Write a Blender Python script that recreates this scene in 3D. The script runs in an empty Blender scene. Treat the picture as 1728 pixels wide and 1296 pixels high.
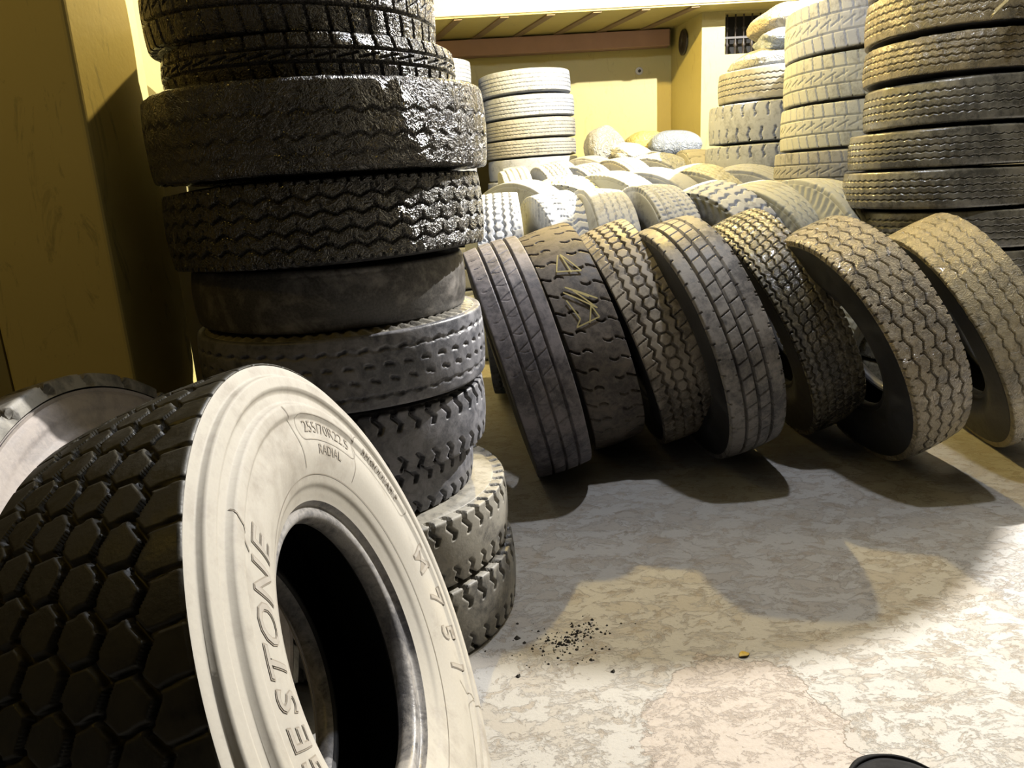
import bpy, math, random
import numpy as np
from mathutils import Vector, Matrix, Quaternion

random.seed(7)
sc = bpy.context.scene
COL = sc.collection
TAU = 2 * math.pi

# ---------------------------------------------------------------- helpers
def tag(o, label=None, cat=None, group=None, kind=None):
    if label: o['label'] = label
    if cat: o['category'] = cat
    if group: o['group'] = group
    if kind: o['kind'] = kind
    return o

def link(name, data, mat=None, parent=None):
    o = bpy.data.objects.new(name, data)
    COL.objects.link(o)
    if parent is not None: o.parent = parent
    if mat is not None:
        if not data.materials: data.materials.append(None)
        o.material_slots[0].link = 'OBJECT'
        o.material_slots[0].material = mat
    return o

def np_mesh(name, V, F, smooth=True):
    V = np.asarray(V, np.float32).reshape(-1, 3)
    F = np.asarray(F, np.int32)
    me = bpy.data.meshes.new(name)
    me.vertices.add(len(V)); me.vertices.foreach_set('co', V.ravel())
    k = F.shape[1]
    me.loops.add(F.size); me.loops.foreach_set('vertex_index', F.ravel())
    me.polygons.add(len(F))
    me.polygons.foreach_set('loop_start', np.arange(0, F.size, k, dtype=np.int32))
    me.polygons.foreach_set('loop_total', np.full(len(F), k, np.int32))
    me.polygons.foreach_set('use_smooth', np.full(len(F), smooth, bool))
    me.update(calc_edges=True)
    return me

def grid_mesh(name, P, wrap=True, smooth=True):
    n, m = P.shape[:2]
    i = np.arange(n if wrap else n - 1); j = np.arange(m - 1)
    I, J = np.meshgrid(i, j, indexing='ij'); I2 = (I + 1) % n
    F = np.stack([I * m + J, I2 * m + J, I2 * m + J + 1, I * m + J + 1], -1).reshape(-1, 4)
    return np_mesh(name, P, F, smooth)

def poly_mesh(name, verts, faces, smooth=False):
    me = bpy.data.meshes.new(name); me.from_pydata([tuple(v) for v in verts], [], faces)
    for p in me.polygons: p.use_smooth = smooth
    me.update(); return me

def box(name, x0, x1, y0, y1, z0, z1, mat, parent=None, bevel=0.0):
    v = [(x, y, z) for x in (x0, x1) for y in (y0, y1) for z in (z0, z1)]
    f = [(0, 1, 3, 2), (4, 6, 7, 5), (0, 4, 5, 1), (2, 3, 7, 6), (0, 2, 6, 4), (1, 5, 7, 3)]
    o = link(name, poly_mesh(name, v, f), mat, parent)
    if bevel:
        b = o.modifiers.new('b', 'BEVEL'); b.width = bevel; b.segments = 3
    return o

# ---------------------------------------------------------------- materials
def nodes_of(name):
    m = bpy.data.materials.new(name); m.use_nodes = True
    nt = m.node_tree; nt.nodes.clear()
    out = nt.nodes.new('ShaderNodeOutputMaterial'); b = nt.nodes.new('ShaderNodeBsdfPrincipled')
    nt.links.new(b.outputs[0], out.inputs[0])
    return m, nt, b

def noise(nt, vec, scale, detail=5, rough=.55, dist=0.):
    n = nt.nodes.new('ShaderNodeTexNoise'); n.inputs['Scale'].default_value = scale
    n.inputs['Detail'].default_value = detail; n.inputs['Roughness'].default_value = rough
    n.inputs['Distortion'].default_value = dist
    nt.links.new(vec, n.inputs['Vector']); return n.outputs['Fac']

def ramp(nt, fac, stops):
    r = nt.nodes.new('ShaderNodeValToRGB'); cr = r.color_ramp
    while len(cr.elements) < len(stops): cr.elements.new(.5)
    for e, (p, c) in zip(cr.elements, stops):
        e.position = p; e.color = (c, c, c, 1) if isinstance(c, (int, float)) else (*c, 1)
    nt.links.new(fac, r.inputs[0]); return r.outputs[0]

def mix(nt, fac, a, b, mode='MIX'):
    n = nt.nodes.new('ShaderNodeMix'); n.data_type = 'RGBA'; n.blend_type = mode
    for s, v in ((n.inputs[0], fac), (n.inputs[6], a), (n.inputs[7], b)):
        if hasattr(v, 'is_output'): nt.links.new(v, s)
        elif isinstance(v, (int, float)): s.default_value = v
        else: s.default_value = (*v, 1)
    return n.outputs[2]

def math_n(nt, op, a, b=0.):
    n = nt.nodes.new('ShaderNodeMath'); n.operation = op
    for s, v in ((n.inputs[0], a), (n.inputs[1], b)):
        if hasattr(v, 'is_output'): nt.links.new(v, s)
        else: s.default_value = v
    return n.outputs[0]

def mapping(nt, scale=(1, 1, 1), coord='Object', loc=(0, 0, 0)):
    t = nt.nodes.new('ShaderNodeTexCoord'); m = nt.nodes.new('ShaderNodeMapping')
    m.inputs['Scale'].default_value = scale; m.inputs['Location'].default_value = loc
    nt.links.new(t.outputs[coord], m.inputs[0]); return m.outputs[0]

def bump(nt, h, strength, dist, prev=None):
    b = nt.nodes.new('ShaderNodeBump'); b.inputs['Strength'].default_value = strength
    b.inputs['Distance'].default_value = dist
    nt.links.new(h, b.inputs['Height'])
    if prev is not None: nt.links.new(prev, b.inputs['Normal'])
    return b.outputs[0]

AL = .6
def rubber(name, dark, dust, amt, rough=.6, wrap=0., fine=.25, seed=0., scale=5., spec=.4):
    if max(dust) > .4: dark = tuple(x * AL for x in dark); dust = tuple(x * AL for x in dust)
    m, nt, b = nodes_of(name)
    v = mapping(nt, loc=(seed, seed * 1.7, seed * .6))
    n1 = noise(nt, v, scale, 8, .62, .6)
    n2 = noise(nt, v, scale * 9, 6, .6)
    n3 = noise(nt, v, 190, 3, .5)
    n4 = noise(nt, v, scale * 3.2, 9, .7, 1.2)
    s = math_n(nt, 'ADD', math_n(nt, 'ADD', math_n(nt, 'MULTIPLY', n1, .45), math_n(nt, 'MULTIPLY', n2, .2)), math_n(nt, 'MULTIPLY', n4, .35))
    cc = .5 + (.5 - amt) * .22
    f = ramp(nt, s, [(cc - .06, 0.), (cc + .06, 1.)])
    c = mix(nt, f, dark, dust)
    c = mix(nt, math_n(nt, 'MULTIPLY', n3, .35), c, tuple(min(1, x * 1.35 + .01) for x in dust))
    nt.links.new(c, b.inputs['Base Color'])
    b.inputs['Specular IOR Level'].default_value = spec
    rr = math_n(nt, 'ADD', math_n(nt, 'MULTIPLY', f, .2), rough - .08)
    nt.links.new(rr, b.inputs['Roughness'])
    bn = bump(nt, n2, fine, .004)
    bn = bump(nt, n3, fine * .6, .0015, bn)
    if wrap:
        w1 = noise(nt, v, 22, 3, .5, 2.6)
        w1 = ramp(nt, w1, [(.40, 0.), (.5, 1.), (.60, 0.)])
        w2 = noise(nt, v, 55, 2, .5, 1.8)
        w2 = ramp(nt, w2, [(.42, 0.), (.5, 1.), (.58, 0.)])
        w3 = noise(nt, v, 12, 4, .5, 1.)
        h = math_n(nt, 'ADD', math_n(nt, 'ADD', math_n(nt, 'MULTIPLY', w1, .55), math_n(nt, 'MULTIPLY', w2, .25)), w3)
        cn = bump(nt, h, wrap, .010, None)
        bn2 = bump(nt, h, wrap * .8, .008, bn)
        b.inputs['Coat Weight'].default_value = .85
        b.inputs['Coat Roughness'].default_value = .13
        nt.links.new(cn, b.inputs['Coat Normal'])
        bn = bn2
    nt.links.new(bn, b.inputs['Normal'])
    return m

M = {}
M['black'] = rubber('black_rubber', (.012, .012, .014), (.05, .05, .052), .35, .55, seed=1)
M['matte'] = rubber('matte_black_rubber', (.006, .006, .007), (.015, .015, .016), .35, .85, seed=31, spec=.15)
M['inner'] = rubber('inner_rubber', (.006, .006, .007), (.018, .018, .02), .3, .7, seed=2)
M['row_a'] = rubber('worn_rubber', (.030, .030, .038), (.22, .20, .205), .5, .58, seed=3)
M['row_b'] = rubber('worn_brown_rubber', (.035, .031, .031), (.21, .18, .15), .5, .55, seed=4)
M['row_c'] = rubber('block_rubber', (.04, .034, .03), (.38, .33, .26), .6, .45, seed=5)
M['row_d'] = rubber('grey_rubber', (.04, .04, .046), (.27, .25, .23), .5, .5, seed=6)
M['row_e'] = rubber('shiny_rubber', (.02, .02, .022), (.20, .17, .11), .4, .25, wrap=.35, seed=7)
M['wrap_f'] = rubber('wrapped_brown', (.07, .06, .05), (.38, .32, .22), .6, .45, wrap=.8, seed=8)
M['wrap_g'] = rubber('wrapped_tan', (.09, .08, .055), (.36, .30, .18), .65, .45, wrap=.7, seed=9)
M['wrap_dark'] = rubber('wrapped_dark', (.012, .011, .010), (.055, .05, .045), .4, .34, wrap=1., seed=10)
M['wrap_dark2'] = rubber('wrapped_charcoal', (.012, .011, .010), (.05, .047, .042), .4, .34, wrap=.9, seed=11)
M['wrap_r'] = rubber('wrapped_grey', (.030, .029, .025), (.15, .14, .11), .5, .3, wrap=.14, fine=.1, seed=12)
M['wrap_r2'] = rubber('wrapped_olive', (.045, .038, .024), (.21, .17, .095), .6, .3, wrap=.4, seed=13)
M['bald'] = rubber('bald_rubber', (.012, .012, .013), (.24, .225, .21), .30, .5, seed=14, scale=3.)
M['slate'] = rubber('slate_rubber', (.032, .035, .046), (.20, .20, .22), .5, .45, seed=15)
M['slate2'] = rubber('slate_brown_rubber', (.045, .044, .046), (.26, .245, .21), .6, .5, seed=16)
M['dusty'] = rubber('dusty_rubber', (.22, .225, .235), (.60, .62, .65), .85, .75, seed=17)
M['dusty_y'] = rubber('dusty_cream_rubber', (.24, .235, .20), (.60, .60, .52), .85, .75, seed=18)
M['dusty_g'] = rubber('dusty_grey_rubber', (.17, .18, .20), (.45, .475, .52), .8, .75, seed=19)
M['dusty_b'] = rubber('dusty_brown_rubber', (.15, .145, .13), (.43, .42, .38), .8, .75, seed=20)
M['side_pale'] = rubber('pale_sidewall', (.36, .32, .265), (.57, .53, .455), .8, .6, seed=21, scale=3., fine=.12)
M['side_mauve'] = rubber('mauve_sidewall', (.20, .18, .17), (.34, .30, .27), .6, .65, seed=22, scale=6.)
M['bead_grey'] = rubber('bead_rubber', (.10, .10, .11), (.42, .40, .38), .5, .35, seed=23, scale=9.)
M['letter'] = rubber('letter_rubber', (.40, .36, .30), (.50, .455, .39), .8, .6, seed=24, fine=.1)
M['ink'] = rubber('mould_line_rubber', (.17, .145, .115), (.23, .20, .16), .8, .6, seed=25, fine=.1)
M['hex'] = rubber('hex_rubber', (.007, .0065, .004), (.025, .022, .014), .5, .5, seed=26)

def plain(name, col, rough=.6, nscale=12., var=.15, bmp=.1, metal=0.):
    col = tuple(x * AL for x in col)
    m, nt, b = nodes_of(name)
    v = mapping(nt); n = noise(nt, v, nscale, 6, .6)
    lo = tuple(c * (1 - var) for c in col); hi = tuple(min(1, c * (1 + var)) for c in col)
    nt.links.new(mix(nt, n, lo, hi), b.inputs['Base Color'])
    b.inputs['Roughness'].default_value = rough; b.inputs['Metallic'].default_value = metal
    nt.links.new(bump(nt, n, bmp, .004), b.inputs['Normal'])
    return m

def wall_paint(name, col, dirt=(.40, .33, .12)):
    col = tuple(x * AL for x in col); dirt = tuple(x * AL for x in dirt)
    m, nt, b = nodes_of(name)
    v = mapping(nt)
    n1 = noise(nt, v, 1.3, 6, .6, .5); n2 = noise(nt, mapping(nt, (5, 5, 1.6)), 2.2, 8, .7, 1.2)
    n3 = noise(nt, v, 45, 4, .6)
    c = mix(nt, n1, tuple(x * .88 for x in col), tuple(min(1, x * 1.08) for x in col))
    c = mix(nt, ramp(nt, n2, [(.58, 0.), (.70, .7)]), c, dirt)
    nt.links.new(c, b.inputs['Base Color']); b.inputs['Roughness'].default_value = .55
    nt.links.new(bump(nt, n3, .18, .004, bump(nt, n1, .2, .02)), b.inputs['Normal'])
    return m
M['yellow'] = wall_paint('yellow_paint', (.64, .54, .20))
M['yellow_lifted'] = wall_paint('brightened_yellow_paint', (1.25, 1.02, .34))  # same yellow lightened to stand in for stronger lamplight on the pillar
M['cream'] = wall_paint('cream_paint', (.80, .70, .52), (.66, .45, .34))
M['soffit'] = wall_paint('soffit_paint', (.66, .55, .18), (.42, .33, .14))
M['shade'] = plain('low_bounce_plaster', (.10, .085, .05), .8, 4, .2)  # darkened so the unseen walls and ceiling bounce little light
M['brown'] = plain('brown_beam_paint', (.55, .33, .25), .5, 5, .2)
M['batten'] = plain('brown_batten', (.28, .19, .10), .7, 14, .25)
M['darkhole'] = plain('dark_void', (.012, .012, .012), .9)
M['iron'] = plain('dark_iron', (.03, .022, .018), .5, 20, .3)
M['plastic'] = plain('white_plastic', (.75, .73, .68), .35)
M['dirt'] = plain('dirt_crumbs', (.05, .042, .032), .9, 60, .5)
M['leaf'] = plain('yellow_leaf', (.62, .42, .05), .5, 40, .3)
M['film'] = plain('torn_film', (.55, .46, .24), .2, 30, .3, .5)
M['chalk'] = plain('yellow_chalk', (.95, .80, .35), .8, 80, .2)

def sack_mat(name, col, rough=.5, weave=.3):
    col = tuple(x * AL for x in col)
    m, nt, b = nodes_of(name)
    v = mapping(nt)
    n1 = noise(nt, v, 7, 6, .6, 1.5); n2 = noise(nt, v, 150, 2, .5)
    c = mix(nt, n1, tuple(x * .8 for x in col), tuple(min(1, x * 1.15) for x in col))
    nt.links.new(c, b.inputs['Base Color']); b.inputs['Roughness'].default_value = rough
    w = ramp(nt, noise(nt, v, 11, 4, .5, 2.2), [(.4, 0.), (.5, 1.), (.62, .1)])
    nt.links.new(bump(nt, n2, weave, .002, bump(nt, w, .6, .02)), b.inputs['Normal'])
    return m
M['sack_grey'] = sack_mat('grey_sackcloth', (.42, .42, .39))
M['sack_white'] = sack_mat('white_sackcloth', (.74, .74, .70))
M['sack_yellow'] = sack_mat('yellow_sackcloth', (.68, .58, .20))
M['sack_blue'] = sack_mat('blue_grey_sackcloth', (.36, .41, .49), .3)
M['sack_tan'] = sack_mat('tan_sackcloth', (.46, .40, .28))

def concrete():
    m, nt, b = nodes_of('concrete_floor')
    v = mapping(nt)
    big = noise(nt, v, 1.1, 6, .6, .4)
    med = noise(nt, mapping(nt, (1, 1.5, 1)), 7., 12, .74, .35)
    med2 = noise(nt, mapping(nt, (1, 1.3, 1), loc=(3, 9, 0)), 13., 12, .75, .5)
    fine = noise(nt, v, 70, 8, .7)
    grit = noise(nt, v, 260, 4, .6)
    c = mix(nt, big, (.46, .44, .41), (.60, .585, .55))
    flake = ramp(nt, med, [(.50, 0.), (.535, 1.)])
    flake2 = ramp(nt, med2, [(.55, 0.), (.585, 1.)])
    c = mix(nt, math_n(nt, 'MULTIPLY', flake, .5), c, (.45, .40, .335))
    c = mix(nt, math_n(nt, 'MULTIPLY', flake2, .6), c, (.40, .335, .26))
    edge = ramp(nt, med, [(.485, 0.), (.512, 1.), (.54, 0.)])
    c = mix(nt, math_n(nt, 'MULTIPLY', edge, ramp(nt, big, [(.45, 0.), (.6, .35)])), c, (.26, .21, .155))
    # peeled patch showing rough pinkish aggregate
    sx = nt.nodes.new('ShaderNodeSeparateXYZ'); nt.links.new(v, sx.inputs[0])
    dx = math_n(nt, 'MULTIPLY', math_n(nt, 'SUBTRACT', sx.outputs[0], .50), 1 / .23)
    dy = math_n(nt, 'MULTIPLY', math_n(nt, 'SUBTRACT', sx.outputs[1], 1.40), 1 / .30)
    d = math_n(nt, 'SQRT', math_n(nt, 'ADD', math_n(nt, 'MULTIPLY', dx, dx), math_n(nt, 'MULTIPLY', dy, dy)))
    wob = math_n(nt, 'MULTIPLY', math_n(nt, 'SUBTRACT', noise(nt, v, 7, 8, .65), .5), 1.5)
    dd = math_n(nt, 'ADD', d, wob)
    peel = ramp(nt, dd, [(.96, 1.), (1.0, 0.)])
    ring = ramp(nt, dd, [(.95, 0.), (.99, 1.), (1.03, 0.)])
    pc = mix(nt, fine, (.40, .32, .26), (.66, .59, .53))
    c = mix(nt, math_n(nt, 'MULTIPLY', peel, .8), c, pc)
    c = mix(nt, math_n(nt, 'MULTIPLY', ring, .6), c, (.24, .18, .13))
    sp = ramp(nt, fine, [(.30, .55), (.42, 0.)])
    c = mix(nt, sp, c, (.30, .25, .19))
    c = mix(nt, 1., c, (AL, AL, AL), 'MULTIPLY')
    nt.links.new(c, b.inputs['Base Color'])
    b.inputs['Roughness'].default_value = .62; b.inputs['Specular IOR Level'].default_value = .35
    h = math_n(nt, 'ADD', math_n(nt, 'MULTIPLY', flake, -.6), math_n(nt, 'MULTIPLY', flake2, -.6))
    h = math_n(nt, 'ADD', h, math_n(nt, 'MULTIPLY', peel, -1.))
    bn = bump(nt, h, .5, .004)
    bn = bump(nt, fine, .25, .004, bn)
    bn = bump(nt, grit, .2, .0015, bn)
    nt.links.new(bn, b.inputs['Normal'])
    return m
M['floor'] = concrete()

# ---------------------------------------------------------------- tread patterns
def tri(x):
    x = x % 1.0
    return 4 * np.abs(x - .5) - 1

def gr(d, w, soft=.0016):
    return np.clip((w / 2 - np.abs(d)) / soft + .5, 0, 1)

class Pat:
    """depth map in 0..1; t = turns around (0..1), b = metres across, R radius, hw half tread width"""
    def __init__(s, R, hw): s.R = R; s.hw = hw; s.C = TAU * R
    def zig(s, t, b, b0, amp, n, w, ph=0.): return gr(b - b0 - amp * tri(n * t + ph), w)
    def lat(s, t, b, n, w, ph=0., slope=0., kink=None):
        x = n * t + ph + slope * b * n / s.C
        if kink is not None: x = x + kink * n / s.C
        f = (x + .5) % 1. - .5
        return gr(f * s.C / n, w)

def band(b, lo, hi, soft=.002):
    return np.clip((b - lo) / soft + .5, 0, 1) * np.clip((hi - b) / soft + .5, 0, 1)

def mx(*a):
    r = a[0]
    for x in a[1:]: r = np.maximum(r, x)
    return r

def pat_hex(p, t, b):
    n = 54; w = p.hw; zs = [-.088, -.040, .006, .052, .096]; out = 0 * b; amp = .009
    for k, z in enumerate(zs): out = mx(out, p.zig(t, b, z, amp, n, .0085, .5 * k))
    for k in range(-1, 5):
        lo = zs[k] if k >= 0 else -1; hi = zs[k + 1] if k < 4 else 1
        ph = (.5 * k + .0)
        L = p.lat(t, b, n, .0055 if 0 <= k < 4 else .004, ph, 0.08)
        out = mx(out, L * band(b, lo, hi) * (.9 if 0 <= k < 4 else .5))
    return out

def pat_ribs(p, t, b):
    out = mx(*[gr(b - x, .0085) for x in (-.062, -.006, .052)])
    out = mx(out, .35 * p.lat(t, b, 46, .003, .2, .5) * band(b, -.062, .052))
    out = mx(out, .25 * p.lat(t, b, 46, .002, .6, 0., .006 * np.sin(b * 90)) * band(b, -.006, .1))
    out = mx(out, .7 * p.lat(t, b, 92, .003, 0., 0) * mx(band(b, -.068, -.062), band(b, .052, .058)))
    return out

def pat_slugs(p, t, b):
    a = np.abs(b); k = .007 * np.sin(b * 95)
    o1 = p.lat(t, b, 40, .009, 0., -.25, k) * band(b, .028, .30)
    o2 = p.lat(t, b, 40, .009, .5, -.25, k) * band(b, -.30, -.028)
    cut = mx(band(a, .028, .066), band(a, .078, .3))
    return mx(o1, o2) * cut

def pat_hexzig(p, t, b):
    n = 62; out = 0 * b
    for z, ph in ((-.066, 0.), (-.024, 0.), (.024, .5), (.066, .5)):
        out = mx(out, p.zig(t, b, z, .0080, n, .0115, ph))
    out = mx(out, p.lat(t, b, n, .006, .0, 0.) * band(b, -.024, .024))
    out = mx(out, .6 * p.lat(t, b, n, .004, .5, .3) * mx(band(b, -.3, -.072), band(b, .072, .3)))
    return out

def pat_slits(p, t, b):
    out = mx(*[gr(b - x, .010) for x in (-.052, .002, .058)])
    out = mx(out, .8 * p.lat(t, b, 52, .003, .2, .35) * band(b, -.052, .002))
    out = mx(out, .8 * p.lat(t, b, 52, .003, .5, .35) * band(b, .002, .058))
    out = mx(out, .7 * p.lat(t, b, 52, .003, .3, 0) * mx(band(b, -.064, -.052), band(b, .058, .07), band(b, -.3, -.105)))
    out = mx(out, .8 * p.lat(t, b, 52, .006, .1, 0) * band(np.abs(b), p.hw - .004, .3))
    return out

def pat_fine(p, t, b):
    n = 78; out = 0 * b
    for k, z in enumerate((-.088, -.05, -.013, .024, .061, .094)):
        out = mx(out, p.zig(t, b, z, .005, n, .006, .0))
    out = mx(out, .7 * p.lat(t, b, n, .0035, .0, .3) * band(b, -.05, .061))
    out = mx(out, p.lat(t, b, n, .007, .5, 0) * band(np.abs(b), p.hw - .008, .3))
    return out

def pat_zig4(p, t, b):
    n = 64; out = 0 * b; s = p.hw / .11
    for z in (-.066, -.022, .022, .066):
        out = mx(out, p.zig(t, b, z * s, .0045, n, .005, .1))
    return mx(out, .5 * p.lat(t, b, n, .004, 0, 0) * band(np.abs(b), p.hw - .004, .3))

def pat_zigfine(p, t, b):
    out = 0 * b; s = p.hw / .11
    for z in (-.066, -.022, .022, .066):
        out = mx(out, p.zig(t, b, z * s, .0035, 72, .0055, .1))
    return out

def pat_zig4b(p, t, b):
    n = 44; out = 0 * b; s = p.hw / .11
    for k, z in enumerate((-.07, -.024, .024, .07)):
        ph = .1 + .02 * k
        out = mx(out, p.zig(t, b, z * s, .0075, n, .0065, ph))
        out = mx(out, p.lat(t, b, n, .004, ph, 0) * band(b, z * s, z * s + .022) * .8)
    return mx(out, p.lat(t, b, 88, .006, 0, 0) * band(np.abs(b), p.hw - .003, .3))

def pat_zig2(p, t, b):
    n = 52; out = 0 * b; s = p.hw / .11
    for k, z in enumerate((-.075, -.03, .035)):
        out = mx(out, p.zig(t, b, z * s, .006, n, .006, .3 * k) * (.9 if k else .5))
    return out

def pat_dots(p, t, b):
    n = 50; out = 0 * b; s = p.hw / .11
    for k, z in enumerate((-.075, -.025, .02, .07)):
        g = p.zig(t, b, z * s, .0035, n, .008, .2)
        dash = np.clip(.2 + 1.4 * np.sin(TAU * (n * t + .2 * k)), 0, 1)
        out = mx(out, g * (dash if 0 < k < 3 else .35 + .65 * dash))
    return out

def pat_lug(p, t, b):
    a = np.abs(b); hw = p.hw
    k = .007 * tri((a - hw * .38) / .042)
    wd = .010 + .008 * np.clip((a - hw * .4) / hw, 0, 1)
    o = mx(p.lat(t, b, 50, wd, 0., .25, k) * (b > 0), p.lat(t, b, 50, wd, .45, .25, k) * (b < 0))
    return o * band(a, hw * .42, .4)

def pat_lug_wide(p, t, b):
    a = np.abs(b); hw = p.hw
    k = .006 * np.sin(a * 90)
    o = mx(p.lat(t, b, 34, .011, 0., 0, k) * (b > 0), p.lat(t, b, 34, .011, .45, 0, k) * (b < 0))
    return o * mx(band(a, hw * .30, hw * .72), band(a, hw * .72, .4) * .9)

def pat_block(p, t, b):
    s = p.hw / .11
    out = mx(gr(b - .042 * s, .006), gr(b + .042 * s, .006))
    out = mx(out, p.lat(t, b, 48, .006, 0., .22) * mx(band(b, -.4, -.042 * s), band(b, .042 * s, .4)))
    out = mx(out, .8 * p.lat(t, b, 48, .003, .3, .1) * band(b, -.042 * s, .042 * s))
    out = mx(out, .9 * gr((b - .03 * s * (2 * ((48 * t) % 1) - 1) * .5), .004) * band(b, -.042 * s, .042 * s))
    return out

def pat_line(p, t, b):
    s = p.hw / .11
    out = mx(*[gr(b - x * s, .007) for x in (-.07, -.024, .024, .07)])
    return mx(out, .7 * p.lat(t, b, 90, .0035, 0, .2))

def pat_rib5(p, t, b):
    s = p.hw / .11
    out = mx(*[p.zig(t, b, x * s, .0025, 80, .006) for x in (-.075, -.03, .012, .055)])
    return mx(out, .35 * p.lat(t, b, 60, .003, 0, .4))

def pat_bold(p, t, b):
    k = .010 * tri(b / .055)
    o = mx(p.lat(t, b, 44, .016, 0., .1, k) * (b > 0), p.lat(t, b, 44, .016, .4, .1, k) * (b < 0))
    return o * mx(band(np.abs(b), .012, .09), band(np.abs(b), .095, .4) * .7)

def pat_wavelat(p, t, b):
    k = .012 * tri(b / .09)
    return mx(p.lat(t, b, 56, .009, 0., .1, k) * (np.abs(b) > .004), .5 * p.lat(t, b, 56, .004, .5, 0, k) * band(b, -.02, .02))

def pat_bald(p, t, b):
    return .25 * p.zig(t, b, .06, .003, 60, .003) + .15 * p.zig(t, b, -.05, .003, 60, .003)

def pat_biglat(p, t, b):
    a = np.abs(b)
    return p.lat(t, b, 26, .02, 0., .15, .008 * np.sin(b * 60)) * (band(a, .012, .4))

# ---------------------------------------------------------------- tyre builder
def catmull(pts, n):
    P = np.array(pts, float); P = np.vstack([2 * P[0] - P[1], P, 2 * P[-1] - P[-2]])
    seg = len(P) - 3; out = []
    for u in np.linspace(0, seg - 1e-9, n):
        i = int(u); f = u - i; a, b, c, d = P[i:i + 4]
        out.append(.5 * ((2 * b) + (c - a) * f + (2 * a - 5 * b + 4 * c - d) * f * f + (3 * b - 3 * c + d - a) * f ** 3))
    return np.array(out)

def revolve(name, prof, N):
    th = np.linspace(0, TAU, N, endpoint=False)[:, None]
    x = prof[None, :, 0]; r = prof[None, :, 1]
    P = np.stack([r * np.cos(th), r * np.sin(th), x + 0 * th], -1)
    return grid_mesh(name, P)

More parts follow.
